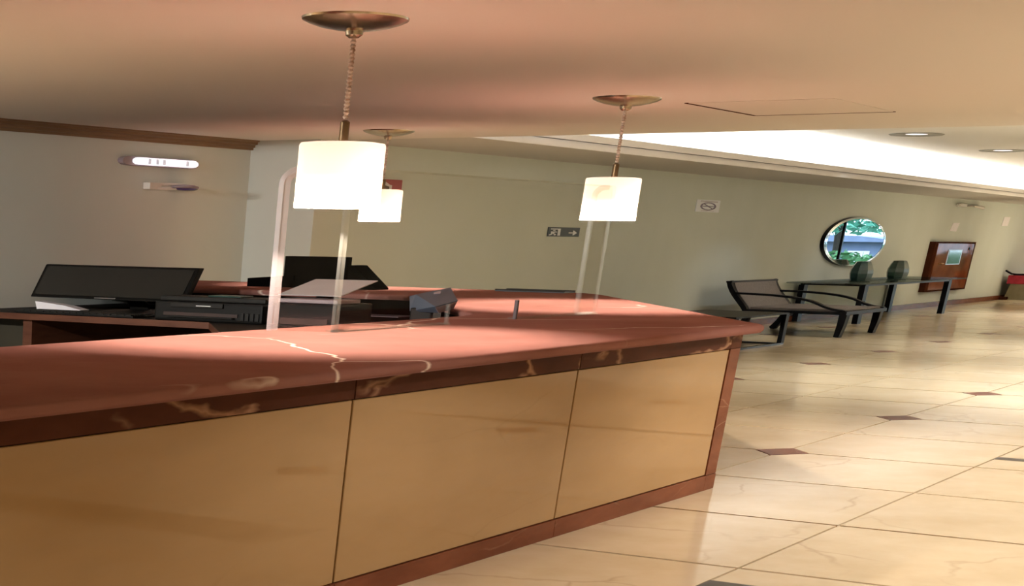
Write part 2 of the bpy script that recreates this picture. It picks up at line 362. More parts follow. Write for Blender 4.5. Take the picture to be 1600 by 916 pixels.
# ------------------------------------------------------------------ downlights: two visible, the rest unseen and mostly added as fill
M_ring = mat('grey_ring', (176, 176, 172), .6, var=(168, 168, 164), scale=6)
def downlight(x, y, zc, watt, label, color=WARM, size=1.25, r=.13, group=None, aim=0):
    t = thing('downlight', label, 'light', (x, y, zc), group)
    part('trim_ring', lathe(new(), [(r*.72, .004), (r*.72, -.006), (r*.95, -.010), (r, -.004), (r, 0.0)], (x, y, zc), 28, 1, 1.39), M_ring, t, True)
    part('reflector', lathe(new(), [(r*.40, -.0015), (r*.72, -.004)], (x, y, zc), 28, 1, 1.39), M_ring, t, True)
    part('lens', lathe(new(), [(.001, -.001), (r*.40, -.0015)], (x, y, zc), 28, 1, 1.39), M_lens, t, True)
    if watt:
        ld = bpy.data.lights.new('downlight_lamp', 'SPOT'); ld.energy = watt; ld.color = color; ld.spot_size = math.radians(128); ld.spot_blend = .8; ld.shadow_soft_size = .06; optics(ld, .48, 1 if not aim else 2.6, 0)
        lo = bpy.data.objects.new('downlight_lamp', ld); COL.objects.link(lo); lo.parent = t; lo.location = (0, 0, -.03); lo.rotation_euler = (math.radians(aim), 0, 0)
    return t
downlight(-5.18, 23.04, ZT, LOBBY_W*.08, 'round recessed downlight nearer the low ceiling in the white raised ceiling', (.95, .98, 1), r=.27)
downlight(-5.13, 27.5, ZT, LOBBY_W*.08, 'round recessed downlight farther off at the right edge of the raised ceiling', (.95, .98, 1), r=.27)
for x, y, k in ((-.75, 7.9, 1.1), (-.75, 4.9, .55), (1.8, 7.9, 1), (1.8, 4.9, .6), (-.75, 1.9, .6), (1.8, 1.9, .6), (1.8, 10.9, 1), (-.75, 10.9, 1), (-.75, -1.1, .4), (1.8, -1.1, .6), (-4.6, -.8, 1), (-6.4, -.8, 1)):
    downlight(x, y, ZC, DOWN_W*k, 'unseen warm downlight in the low ceiling for the floor pools and fill', group='downlights of the low ceiling out of view')  # unseen; some read off the near floor pools, the others added for fill
for x in (-5.3, -6.2, -7.0):
    downlight(x, 3.3, ZC, DOWN_W*1.9, 'unseen downlight added over the staff side to brighten ceiling and wall', group='downlights added over the staff side out of view', aim=50)  # added lamps, tilted to brighten the ceiling and left wall
for x, y in ((-.9, 18.1), (-.9, 25.1), (-.9, 32.), (-3.2, 32.), (-.9, 39.), (-3.2, 39.), (-3.2, 46.), (2.2, 18.1), (2.2, 25.1), (2.2, 32.), (-.9, 14.6), (2.2, 14.6), (-2.2, 21.6), (-2.2, 28.5), (-2.2, 16.3)):
    downlight(x, y, ZT if x < -1.5 else ZC, LOBBY_W*(1 if x < -1.5 else .55)*(1 if y < 30 else 1.5 if y < 38 else 2.4), 'unseen downlight added over the lobby to brighten floor and back wall', (.95, .98, 1), group='downlights added over the lobby out of view')  # added lobby fill; far ones boosted to stand in for daylight

# ------------------------------------------------------------------ reception counter
base_t = thing('reception_counter', 'marble-clad reception counter base with cream panels and red-brown borders', 'counter', (-2.65, 5.0, 0))
XF = -2.35
core = [(XF-.02, .6), (XF-.02, 8.2), (-4.37, 11.6), (-4.6, 11.72), (XL+.02, 11.72), (XL+.02, 11.3), (-4.8, 11.3), (-2.95, 8.1), (-2.95, .6)]
part('carcass', prism(new(), core, 0.0, .6355), M_core, base_t)
JY = [.62, 1.28, 2.98, 4.68, 6.38, 8.09]
for a, b in zip(JY, JY[1:]):
    part('marble_panel', bbox(XF-.02, XF, a+.006, b-.006, .066, .574, .002, 1), M_panel, base_t)
    part('fascia_slab', bbox(XF-.02, XF+.004, a+.004, b-.004, .577, .635, .001, 1), M_red, base_t)
    part('plinth_slab', bbox(XF-.02, XF+.006, a+.002, b-.002, 0, .063, .001, 1), M_redbase, base_t)
part('end_stile', bbox(XF-.02, XF+.004, 8.092, 8.225, .064, .576, .001, 1), M_redbase, base_t)
part('fascia_slab', bbox(XF-.02, XF+.004, 8.088, 8.225, .577, .635, .001, 1), M_red, base_t)
part('plinth_slab', bbox(XF-.02, XF+.006, 8.09, 8.225, 0, .063, .001, 1), M_redbase, base_t)
d = Vector((-4.37+2.37, 11.6-8.2)); n_ = Vector((d.y, -d.x)).normalized()*.02
part('end_cladding', prism(new(), [(-2.372, 8.2), (-2.372+n_.x, 8.2+n_.y), (-4.372+n_.x, 11.6+n_.y), (-4.372, 11.6)], 0, .635), M_panel, base_t)
# continuous worktop with bullnose edge
TP = [(-2.285, .6), (-2.285, 8.20), (-2.292, 8.30), (-2.33, 8.39), (-2.40, 8.50), (-4.22, 11.66), (-4.40, 11.88), (-4.60, 11.95), (XL+.002, 11.95), (XL+.002, 10.38), (-4.92, 10.38), (-3.55, 8.18), (-3.492, 7.9), (-3.492, .6)]
bm = new(); rings = []
for z, d in ((.636, .016), (.6365, .004), (.641, .004), (.6415, .000), (.648, -.004), (.657, -.004), (.6635, .000), (.667, .008), (.668, .018)):
    rings.append([bm.verts.new((x, y, z)) for x, y in offset_poly(TP, d)])
for a, b in zip(rings, rings[1:]):
    for i in range(len(a)): bm.faces.new((a[i], a[(i+1) % len(a)], b[(i+1) % len(a)], b[i]))
bm.faces.new(rings[0][::-1]); bm.faces.new(rings[-1])
for v in bm.verts:
    if v.co.x < XL+.02: v.co.x = XL+.002
solo('countertop', bm, M_top, 'polished red marble worktop with white veins and rounded edge on the counter', 'countertop', (-2.9, 6, .636), True)
ZK = .6682

# ------------------------------------------------------------------ work desk behind the counter and what stands on it
ZD = .52
dk = thing('work_desk', 'low brown work desk with dark top tucked inside the counter', 'desk', (-6.2, 10.0, 0))
dpoly = [(XL+.01, 9.27), (-5.62, 9.27), (-4.62, 7.80), (-3.02, 7.80), (-3.02, 8.15), (-4.86, 11.27), (XL+.01, 11.27)]
part('desktop', prism(new(), dpoly, ZD-.03, ZD), M_desk, dk)
part('edge_band', prism(new(), [(XL+.01, 9.25), (-5.615, 9.25), (-4.60, 7.76), (-4.62, 7.80), (-5.622, 9.27), (XL+.01, 9.27)], ZD-.034, ZD+.001), M_wood, dk)
part('side_panel', box(new(), -7.02, -6.95, 9.32, 11.2, 0, ZD-.03), M_wood, dk)
part('side_panel', box(new(), -5.66, -5.60, 9.6, 11.2, 0, ZD-.03), M_wood, dk)
part('dark_fill_box', bbox(-7.52, -7.04, 9.55, 11.15, 0, ZD-.032, .004), mat('dark_olive_fill', (50, 45, 30), .6, var=(44, 40, 26), scale=5), dk)  # added box, coloured dark to darken the space under the desk
part('back_panel', box(new(), -7.02 if False else -6.94, -5.66, 11.2, 11.26, 0, ZD-.03), M_core, dk)

mo = thing('computer_monitor', 'wide black computer monitor tilted back on the desk at far left', 'monitor', (-6.6, 9.75, ZD))
def tilt(bm, y0, z0, sh):      # lean a slab back: y grows with height
    for v in bm.verts: v.co.y += (v.co.z-z0)*sh
    return bm
SH = .85
b1 = bbox(-7.18, -6.02, 9.60, 9.66, .605, .795, .006); part('housing', tilt(b1, 9.6, .605, SH), M_black, mo)
b1 = box(new(), -7.155, -6.045, 9.594, 9.602, .622, .785); part('screen', tilt(b1, 9.6, .605, SH), M_screen, mo)
b1 = box(new(), -6.68, -6.52, 9.595, 9.602, .610, .616); part('badge', tilt(b1, 9.6, .605, SH), M_silver, mo)
part('stand_neck', tube(new(), [(-6.55, 9.94, ZD+.024), (-6.55, 9.92, ZD+.06), (-6.55, 9.80, .68)], .07, sq=True, ry=.012), M_black, mo)
part('stand_foot', lathe(new(), [(.0005, .022), (.12, .018), (.30, .010), (.33, .004), (.33, .0)], (-6.52, 9.95, ZD+.004), 28, .9, .7), M_black, mo, True)

kb = thing('keyboard', 'flat black keyboard lying along the desk edge before the monitor', 'keyboard', (-6.65, 9.4, ZD))
part('tray', bbox(-7.08, -6.18, 9.30, 9.56, ZD+.001, ZD+.012, .003), M_black, kb)
keys = new()
for r in range(5):
    for c in range(17):
        box(keys, -7.06+c*.0508, -7.06+c*.0508+.043, 9.315+r*.048, 9.315+r*.048+.038, ZD+.012, ZD+.018)
part('keys', keys, M_dkgrey, kb)['kind'] = 'stuff'
bm = plate_y(new(), [(-7.12, ZD+.0005), (-6.80, ZD+.0005), (-6.78, ZD+.018), (-6.90, ZD+.040), (-7.14, ZD+.060)], 9.60, 9.70)
solo('paper_stack', bm, M_paper, 'crumpled white papers under the left end of the monitor', 'papers', (-6.85, 9.7, ZD))

pr = thing('printer', 'wide black desktop printer with ink windows between monitor and acrylic screen', 'printer', (-5.586, 9.45, ZD))
part('body', bbox(-6.021, -5.290, 9.29, 9.588, ZD+.002, ZD+.105, .012), M_black, pr)
part('scanner_lid', bbox(-6.011, -5.300, 9.33, 9.585, ZD+.107, ZD+.132, .006), M_dkgrey, pr)
part('control_panel', bbox(-5.902, -5.547, 9.275, 9.295, ZD+.075, ZD+.10, .003), M_dkgrey, pr)
part('badge', box(new(), -5.725, -5.626, 9.272, 9.275, ZD+.083, ZD+.088), M_silver, pr)
part('paper_slot', box(new(), -5.952, -5.448, 9.282, 9.29, ZD+.030, ZD+.048), M_core, pr)
part('slot_lip', bbox(-5.922, -5.468, 9.255, 9.285, ZD+.022, ZD+.028, .002), M_dkgrey, pr)
for k in range(4):
    part('ink_window', bbox(-5.428+k*.033, -5.407+k*.033, 9.280, 9.294, ZD+.015, ZD+.055, .002), M_ltgrey if False else M_dkgrey, pr)
part('lid_glass', bbox(-5.725, -5.507, 9.40, 9.55, ZD+.132, ZD+.140, .003), M_teal, pr)

p2 = thing('printer', 'small black printer with a white sheet in its feeder behind the acrylic screen', 'printer', (-4.95, 9.35, ZD))
part('body', bbox(-5.13, -4.74, 9.13, 9.55, ZD+.002, ZD+.125, .01), M_black, p2)
part('output_slot', box(new(), -5.08, -4.79, 9.122, 9.132, ZD+.02, ZD+.05), M_core, p2)
part('output_tray', bbox(-5.07, -4.80, 8.98, 9.13, ZD+.012, ZD+.020, .002), M_dkgrey, p2)
part('top_cover', bbox(-5.12, -4.75, 9.15, 9.42, ZD+.127, ZD+.148, .006), M_ltgrey, p2)
bm = box(new(), -5.17, -4.78, 9.30, 9.306, .672, .678)
for v in bm.verts:
    pass
bm.free(); bm = new()
c = [(-5.19, 9.27, .684), (-4.80, 9.27, .686), (-4.78, 9.66, .760), (-5.17, 9.66, .758)]
va = [bm.verts.new(p) for p in c]; vb = [bm.verts.new((x, y+.004, z-.004)) for x, y, z in c]
bm.faces.new(va); bm.faces.new(vb[::-1])
for i in range(4): bm.faces.new((va[i], vb[i], vb[(i+1) % 4], va[(i+1) % 4]))
bmesh.ops.recalc_face_normals(bm, faces=bm.faces[:])
part('paper_sheet', bm, M_paper, p2)
bm = new(); va = [bm.verts.new((x, y+.006, z-.006)) for x, y, z in ((-5.12, 9.40, .70), (-4.86, 9.40, .70), (-4.86, 9.64, .748), (-5.12, 9.64, .748))]
vb = [bm.verts.new(v.co+Vector((0, .02, -.012))) for v in va]; bm.faces.new(va); bm.faces.new(vb[::-1])
for i in range(4): bm.faces.new((va[i], vb[i], vb[(i+1) % 4], va[(i+1) % 4]))
part('feeder', bm, M_black, p2)
part('feeder_arm', box(new(), -5.04, -4.94, 9.44, 9.52, ZD+.12, .705), M_black, p2)

tm = thing('payment_terminal', 'blue-grey wedge-shaped terminal on a stand at the inner corner of the counter', 'terminal', (-3.97, 8.6, ZD))
part('stand', bbox(-4.04, -3.92, 8.55, 8.66, ZD+.001, .67, .01), M_black, tm)
def hull(pts):
    bm = new(); vs_ = [bm.verts.new(p) for p in pts]; r = bmesh.ops.convex_hull(bm, input=vs_)
    bmesh.ops.delete(bm, geom=[g for g in r['geom_interior'] if isinstance(g, bmesh.types.BMVert)], context='VERTS')
    bmesh.ops.recalc_face_normals(bm, faces=bm.faces[:]); return bm
T1 = [(-3.836, 8.392, .685), (-3.768, 8.486, .712), (-3.906, 8.694, .763), (-4.05, 8.618, .728), (-4.127, 8.713, .715), (-4.064, 8.60, .652), (-3.834, 8.439, .655), (-3.80, 8.524, .675), (-3.95, 8.76, .70)]
part('body', hull(T1), M_bluegrey, tm)
part('base_lip', hull([(x+dx, y-dx*1.5, z) for dx in (0, .008) for x, y, z in ((-3.840, 8.400, .680), (-3.775, 8.488, .706), (-3.80, 8.522, .675), (-3.836, 8.440, .654))]), M_ltgrey, tm)
part('screen_mark', hull([(-3.915+x, 8.53+y, .735+z) for x, y, z in ((0, 0, 0), (.03, .012, .004), (.02, .03, .012), (-.01, .02, .008), (0, 0, .004), (.02, .03, .016))]), M_ltgrey, tm)
solo('loose_sheet', box(new(), -5.55, -5.2, 10.85, 11.12, ZD+.0005, ZD+.003), M_ltgrey, 'pale sheet lying on the desk seen low through the acrylic screen', 'paper', (-5.38, 11, ZD))

# things on the far leg of the counter
ds = thing('display_stand', 'black angular display stand on the far leg of the counter', 'stand', (-5.95, 11.1, ZK))
M_stand = mat('matt_black', (8, 7, 7), .9, spec=0.0, var=(10, 9, 9), scale=12)
part('panel', bbox(-6.14, -5.69, 11.02, 11.10, .705, .858, .004), M_stand, ds)
bm = prism(new(), [(-6.40, 11.0), (-6.05, 11.0), (-6.05, 11.28), (-6.38, 11.28)], ZK, ZK+.05)
for v in bm.verts:
    if v.co.z > ZK+.01 and v.co.x > -6.2: v.co.z += .025
part('side_box', bm, M_stand, ds)
part('front_block', plate_y(new(), [(-6.10, ZK), (-5.62, ZK), (-5.62, .712), (-6.06, .712)], 11.0, 11.2), M_stand, ds)
part('side_wing', plate_y(new(), [(-5.70, ZK), (-5.49, ZK), (-5.49, ZK+.01), (-5.66, .81), (-5.70, .81)], 11.06, 11.26), M_stand, ds)
tr = thing('flat_tray', 'thin dark blue tray lying on the far end of the counter', 'tray', (-4.68, 11.75, ZK))
part('plate', bbox(-4.93, -4.47, 11.66, 11.86, ZK+.0003, ZK+.007, .002), M_bluegrey, tr)
part('rim', box(box(new(), -4.93, -4.47, 11.66, 11.675, ZK+.007, ZK+.014), -4.93, -4.47, 11.845, 11.86, ZK+.007, ZK+.014), M_black, tr)

# ------------------------------------------------------------------ acrylic screen on the counter
sg = thing('sneeze_guard', 'clear acrylic screen with side wings and a document slot standing on the countertop', 'screen', (-3.2, 7.46, ZK))
GYA, GYB, GXF, GZT = 6.15, 8.74, -3.20, 1.205
part('front_panel', plate_x(new(), [(GYA, ZK), (7.11, ZK), (7.11, .745), (7.81, .745), (7.81, ZK), (GYB, ZK), (GYB, GZT), (GYA, GZT)], GXF, GXF+.012), M_clear, sg)
part('top_edge', box(new(), GXF-.004, GXF+.016, GYA, GYB, GZT, GZT+.006), M_edge2, sg)
def corner(xr, xf, z1, rad, k=8):
    return [(xr+rad-rad*math.cos(a), z1-rad*1.0*.7+rad*.7*math.sin(a)) for a in [math.pi/2*i/k for i in range(k+1)]]
for yy, yr, xr, th, nm_ in ((GYA, 6.09, -3.425, .05, 'left'), (GYB, 8.80, -3.30, .022, 'right')):
    arc = corner(xr, GXF, GZT, .055 if nm_ == 'right' else .07)
    ya = lambda x: yy + (yr-yy)*(GXF-x)/(GXF-xr)          # the wings splay slightly
    bm = plate_y(new(), [(GXF, ZK), (GXF, GZT)] + arc[::-1] + [(xr, ZK)], 0, .012)
    for v in bm.verts: v.co.y += ya(v.co.x)
    part('side_wing', bm, M_clear, sg)
    # polished outer edge of the wing, catching the light
    path = [(xr, yr+.006, ZK)] + [(x, ya(x)+.006, z) for x, z in arc] + [(GXF-.03, ya(GXF-.03)+.006, GZT)]
    e = tube(new(), path, .010, sq=True, ry=th/2); part('wing_edge', e, M_edge if nm_ == 'left' else M_edge2, sg)
part('front_edge', box(new(), GXF, GXF+.014, GYA-.02, GYA+.012, ZK, GZT), M_edge2, sg)
part('front_edge', box(new(), GXF, GXF+.014, GYB, GYB+.014, ZK, GZT), M_edge2, sg)
part('slot_edge', box(new(), GXF, GXF+.014, 7.80, 7.815, ZK, .745), M_signdark, sg)
part('slot_edge', box(new(), GXF, GXF+.014, 7.10, 7.115, ZK, .745), M_edge2, sg)
for ya, yb in ((GYA, 7.10), (7.82, GYB)): part('foot', box(new(), GXF-.03, GXF+.03, ya, yb, ZK, ZK+.006), M_edge2, sg)

# ------------------------------------------------------------------ pendant lamps
def pendant(x, y, label):
    t = thing('pendant_lamp', label, 'lamp', (x, y, 1.075), 'pendant lamps over the counter')
    SX, SY = .93, 1.29
    part('ceiling_canopy', lathe(new(), [(.17, 1.63), (.168, 1.624), (.150, 1.616), (.115, 1.606), (.07, 1.598), (.035, 1.594), (.001, 1.593)], (x, y, 0), 40, SX, SY), M_nickel, t, True)
    part('cord_grip', lathe(new(), [(.030, 1.594), (.028, 1.582), (.016, 1.574), (.001, 1.573)], (x, y, 0), 16), M_nickel, t, True)
    prof = []; z = 1.575; k = 0
    while z > 1.336:
        prof.append((.0062 if k % 2 else .0105, z)); z -= .006; k += 1
    part('cord', lathe(new(), prof, (x, y, 0), 10), M_cord, t, True)
    part('socket', lathe(new(), [(.001, 1.338), (.010, 1.337), (.016, 1.332), (.016, 1.268), (.001, 1.267)], (x, y, 0), 16), M_brass, t, True)
    R = .14
    part('glass_shade', lathe(new(), [(R*.985, 1.075), (R, 1.0752), (R, 1.262), (R*.97, 1.269), (R*.80, 1.272), (.014, 1.273)], (x, y, 0), 48, SX, SY), M_opal, t, True)
    part('bulb', lathe(new(), [(.001, 1.120), (.018, 1.124), (.030, 1.136), (.034, 1.15), (.028, 1.175), (.016, 1.20), (.016, 1.268)], (x, y, 0), 16), M_clear, t, True)
    ld = bpy.data.lights.new('pendant_bulb', 'POINT'); ld.energy = PENDANT_W; ld.color = (1, .86, .74); ld.shadow_soft_size = .022; optics(ld, .34, 2.2, .7)
    lo = bpy.data.objects.new('pendant_bulb', ld); COL.objects.link(lo); lo.parent = t; lo.location = (0, 0, 1.155-1.075)
    return t
pendant(-3.047, 5.79, 'nearest and largest pendant lamp, lit white glass shade over the near counter')
pendant(-3.558, 9.723, 'pendant lamp at the right end of the counter before the low ceiling edge')
pendant(-5.975, 11.99, 'farthest pendant lamp, partly hidden behind the nearest glowing shade')

# ------------------------------------------------------------------ fittings on the left wall
e = thing('emergency_light', 'white oblong emergency light with glowing tube high on the left wall', 'light', (XL, 11.5, 1.44))
def capsule(y0, y1, z0, z1, k=6, inset=0):
    y0 += inset*2; y1 -= inset*2; z0 += inset; z1 -= inset; r = (z1-z0)/2; ry = r*3.2; P = []
    for i in range(k+1):
        a = -math.pi/2+math.pi*i/k; P.append((y1-ry+ry*math.cos(a), (z0+z1)/2+r*math.sin(a)))
    for i in range(k+1):
        a = math.pi/2+math.pi*i/k; P.append((y0+ry+ry*math.cos(a), (z0+z1)/2+r*math.sin(a)))
    return P
part('housing', plate_x(new(), capsule(11.06, 12.06, 1.412, 1.468), XL, XL+.045), M_ltgrey, e)
part('tube_cover', plate_x(new(), capsule(11.18, 12.03, 1.418, 1.463), XL+.045, XL+.060), M_lens, e)
for yy in (11.36, 11.46, 11.55, 11.86): part('diffuser_rib', box(new(), XL+.060, XL+.062, yy, yy+.035, 1.424, 1.457), M_rib, e)
part('test_button', lathe(new(), [(.001, .003), (.006, .002), (.006, 0)], (XL+.047, 11.24, 1.441), 10), M_black, e)
c = thing('security_camera', 'small white wall camera with purple dome below the emergency light', 'camera', (XL, 11.6, 1.29))
part('wall_bracket', bbox(XL, XL+.06, 11.40, 11.55, 1.266, 1.310, .006), M_white, c)
part('arm', tube(new(), [(XL+.03, 11.5, 1.30), (XL+.06, 11.65, 1.303), (XL+.09, 11.80, 1.30)], .010), M_white, c, True)
part('body', tube(new(), [(XL+.055, 11.50, 1.273), (XL+.07, 11.60, 1.275), (XL+.09, 11.74, 1.278)], [.008, .010, .008]), M_white, c, True)
part('shell', lathe(new(), [(.001, .022), (.05, .018), (.075, .008), (.078, 0), (.07, -.004)], (XL+.10, 11.80, 1.283), 24, 1, 2.0), M_ltgrey, c, True)
part('dome', lathe(new(), [(.068, 0), (.062, -.008), (.045, -.015), (.02, -.018), (.001, -.019)], (XL+.10, 11.82, 1.280), 24, 1, 1.9), M_purple, c, True)

# ------------------------------------------------------------------ signs and fittings on the back wall
def yz(bm, pts, h=.0035): return plate_x(bm, pts, XB+.008, XB+.008+h)
s = thing('exit_sign', 'dark green exit sign with running figure and right arrow on the back wall', 'sign', (XB, 17.9, 1.03))
part('board', box(new(), XB, XB+.008, 17.50, 18.30, .993, 1.074), M_signgreen, s)
gw = new()
yz(gw, [(17.56, 1.062), (17.80, 1.062), (17.80, 1.001), (17.74, 1.001), (17.74, 1.054), (17.56, 1.054)])           # doorway
yz(gw, [(17.62, 1.050), (17.67, 1.050), (17.67, 1.042), (17.62, 1.042)])                                            # head
yz(gw, [(17.57, 1.037), (17.70, 1.037), (17.72, 1.028), (17.66, 1.028), (17.64, 1.020), (17.70, 1.014), (17.68, 1.003), (17.65, 1.003), (17.65, 1.012), (17.60, 1.018), (17.60, 1.009), (17.54, 1.003), (17.52, 1.008), (17.575, 1.016)])
part('running_figure', gw, M_signwhite, s)
part('arrow', yz(new(), [(18.02, 1.031), (18.14, 1.031), (18.12, 1.046), (18.15, 1.046), (18.23, 1.0265), (18.15, 1.007), (18.12, 1.007), (18.14, 1.022), (18.02, 1.022)]), M_signwhite, s)
s = thing('no_smoking_sign', 'white no smoking notice with grey ring high on the back wall', 'sign', (XB, 22.05, 1.32))
part('board', box(new(), XB, XB+.008, 21.66, 22.48, 1.262, 1.385), M_signwhite, s)
rg = new(); K = 28
for i in range(K):
    a0, a1 = 2*math.pi*i/K, 2*math.pi*(i+1)/K
    yz(rg, [(22.07+r*math.cos(a), 1.320+r*.145*math.sin(a)) for a, r in ((a0, .22), (a0, .275), (a1, .275), (a1, .22))])
part('ring', rg, M_ink, s)
part('slash', yz(new(), [(21.89, 1.343), (21.92, 1.347), (22.25, 1.297), (22.22, 1.293)]), M_ink, s)
part('cigarette', yz(new(), [(21.80, 1.323), (22.33, 1.323), (22.33, 1.317), (21.80, 1.317)]), M_ink, s)
tx = new()
for zz in (1.374, 1.366): yz(tx, [(21.78, zz), (22.38, zz), (22.38, zz-.003), (21.78, zz-.003)])
for zz in (1.276,): yz(tx, [(21.84, zz), (22.30, zz), (22.30, zz-.003), (21.84, zz-.003)])
part('text_lines', tx, M_ltgrey, s)
s = thing('fire_sign', 'red fire equipment sign with white pictogram behind the pendant shades', 'sign', (XB, 14.05, 1.33))
part('board', box(new(), XB, XB+.008, 13.80, 14.29, 1.27, 1.392), M_signred, s)
part('pictogram_field', yz(new(), [(13.82, 1.385), (13.97, 1.385), (13.97, 1.352), (14.09, 1.340), (14.09, 1.315), (13.82, 1.315)]), M_signdark, s)
part('pictogram', plate_x(new(), [(13.99, 1.372), (14.07, 1.352), (14.10, 1.352), (14.10, 1.316), (14.06, 1.316), (14.06, 1.34), (13.97, 1.35)], XB+.0115, XB+.014), M_paper, s)

mr = thing('round_mirror', 'round wall mirror with dark rim reflecting the garden', 'mirror', (XB, 28.66, .97))
def ell(n=56, ry=1.64, rz=.312, cy=28.66, cz=.970): return [(cy+ry*math.cos(2*math.pi*i/n), cz+rz*math.sin(2*math.pi*i/n)) for i in range(n)]
part('backing', plate_x(new(), ell(), XB, XB+.055), M_blackwood, mr)
part('glass', plate_x(new(), ell(ry=1.61, rz=.306), XB+.055, XB+.060), M_mirror, mr)
bm = new(); A_ = ell(ry=1.64, rz=.312); B_ = ell(ry=1.53, rz=.292); n = len(A_)
va = [bm.verts.new((XB+.058, *p)) for p in A_]; vb = [bm.verts.new((XB+.063, *p)) for p in B_]; vc = [bm.verts.new((XB+.050, *p)) for p in A_]
for i in range(n):
    j = (i+1) % n; bm.faces.new((va[i], va[j], vb[j], vb[i])); bm.faces.new((vc[i], vc[j], va[j], va[i]))
bmesh.ops.recalc_face_normals(bm, faces=bm.faces[:]); part('bevelled_edge', bm, mat('bevel_silver', (235, 240, 244), .12, metal=1.0), mr)

cb = thing('hose_cabinet', 'varnished wooden hose cabinet with small window on the back wall', 'cabinet', (XB, 35., .24))
part('frame', box(box(box(box(new(), XB, XB+.09, 33.45, 33.62, .24, .985), XB, XB+.09, 36.38, 36.52, .24, .985), XB, XB+.09, 33.62, 36.38, .24, .262), XB, XB+.09, 33.62, 36.38, .963, .985), M_cabedge, cb)
part('back', box(new(), XB, XB+.04, 33.62, 36.38, .262, .963), M_cab, cb)
dr = part('door', bbox(XB+.04, XB+.10, 33.63, 36.37, .265, .960, .004), M_cab, cb)
part('window_frame', box(new(), XB+.10, XB+.106, 34.45, 35.5, .640, .868), M_silver, dr)
part('window_pane', box(new(), XB+.106, XB+.110, 34.52, 35.43, .655, .853), mat('dull_window', (92, 104, 116), .08, ior=1.5, var=(80, 92, 104), scale=2), dr)
part('handle', tube(new(), [(XB+.10, 33.95, .66), (XB+.13, 34.0, .664), (XB+.13, 34.18, .66), (XB+.10, 34.2, .655)], .010), mat('brass', (196, 150, 84), .3, metal=1.0), dr, True)
part('lock', bbox(XB+.10, XB+.112, 35.98, 36.06, .86, .90, .004), M_black, dr)
t = solo('wall_notice', plate_x(new(), [(34.66, 1.150), (35.16, 1.142), (35.28, 1.272), (34.80, 1.268)], XB, XB+.006), M_pink, 'small tilted white notice on the wall above the wooden cabinet', 'notice', (XB, 34.95, 1.21))
t = solo('wall_notice', plate_x(new(), [(38.80, 1.258), (39.36, 1.262), (39.42, 1.408), (38.86, 1.404)], XB, XB+.006), M_pink, 'small white notice on the wall at the far right', 'notice', (XB, 39.1, 1.33))
w = thing('wall_spotlight', 'small twin-head emergency spotlight under the soffit at far right', 'light', (XB, 35.3, 1.53))
part('box_body', bbox(XB, XB+.06, 34.75, 35.25, 1.512, 1.560, .006), M_white, w)
part('arm', tube(new(), [(XB+.04, 35.2, 1.53), (XB+.06, 35.6, 1.534), (XB+.07, 36.0, 1.522)], .010), M_brass, w)
part('lamp_head', tube(new(), [(XB+.06, 35.75, 1.535), (XB+.08, 36.05, 1.525), (XB+.10, 36.35, 1.512)], [.014, .022, .026]), M_white, w)
part('lamp_head', tube(new(), [(XB+.03, 34.85, 1.545), (XB+.05, 34.6, 1.53), (XB+.06, 34.5, 1.52)], [.012, .018, .02]), M_white, w)

# ------------------------------------------------------------------ console table and vases
ct = thing('console_table', 'long black console table with clear glass top under the mirror', 'table', (-6.5, 28.85, 0))
part('glass_top', bbox(-6.94, -6.03, 25.75, 32.0, .477, .492, .003, 1), M_tglass, ct)
part('frame_rail', box(new(), -6.90, -6.10, 26.28, 26.44, .452, .4765), M_blackwood, ct)
part('frame_rail', box(new(), -6.90, -6.10, 31.22, 31.38, .452, .4765), M_blackwood, ct)
part('frame_rail', box(new(), -6.165, -6.105, 26.44, 31.22, .452, .4765), M_blackwood, ct)
part('frame_rail', box(new(), -6.92, -6.86, 26.44, 31.22, .452, .4765), M_blackwood, ct)
for x in (-6.88, -6.135):
    for y in (26.36, 31.30):
        part('leg', box(new(), x-.035, x+.035, y-.09, y+.09, 0, .452), M_blackwood, ct)
def vase(x, y, label):
    t = thing('faceted_vase', label, 'vase', (x, y, .492), 'green vases on the console')
    part('body', lathe(new(), [(.112, .492), (.128, .530), (.138, .585), (.132, .63), (.108, .69), (.084, .728)], (x, y, 0), 8, 1, 2.2, .2), M_teal, t)
    part('neck_rim', lathe(new(), [(.084, .728), (.088, .730), (.070, .734), (.060, .725)], (x, y, 0), 8, 1, 2.2, .2), M_teal, t)
    part('base_ring', lathe(new(), [(.001, .4925), (.118, .4925), (.122, .498), (.11, .502)], (x, y, 0), 8, 1, 2.2, .2), M_teal, t)
vase(-6.50, 27.62, 'left dark green faceted vase in front of the mirror on the console')
vase(-6.50, 29.67, 'right dark green faceted vase on the console toward the wooden cabinet')

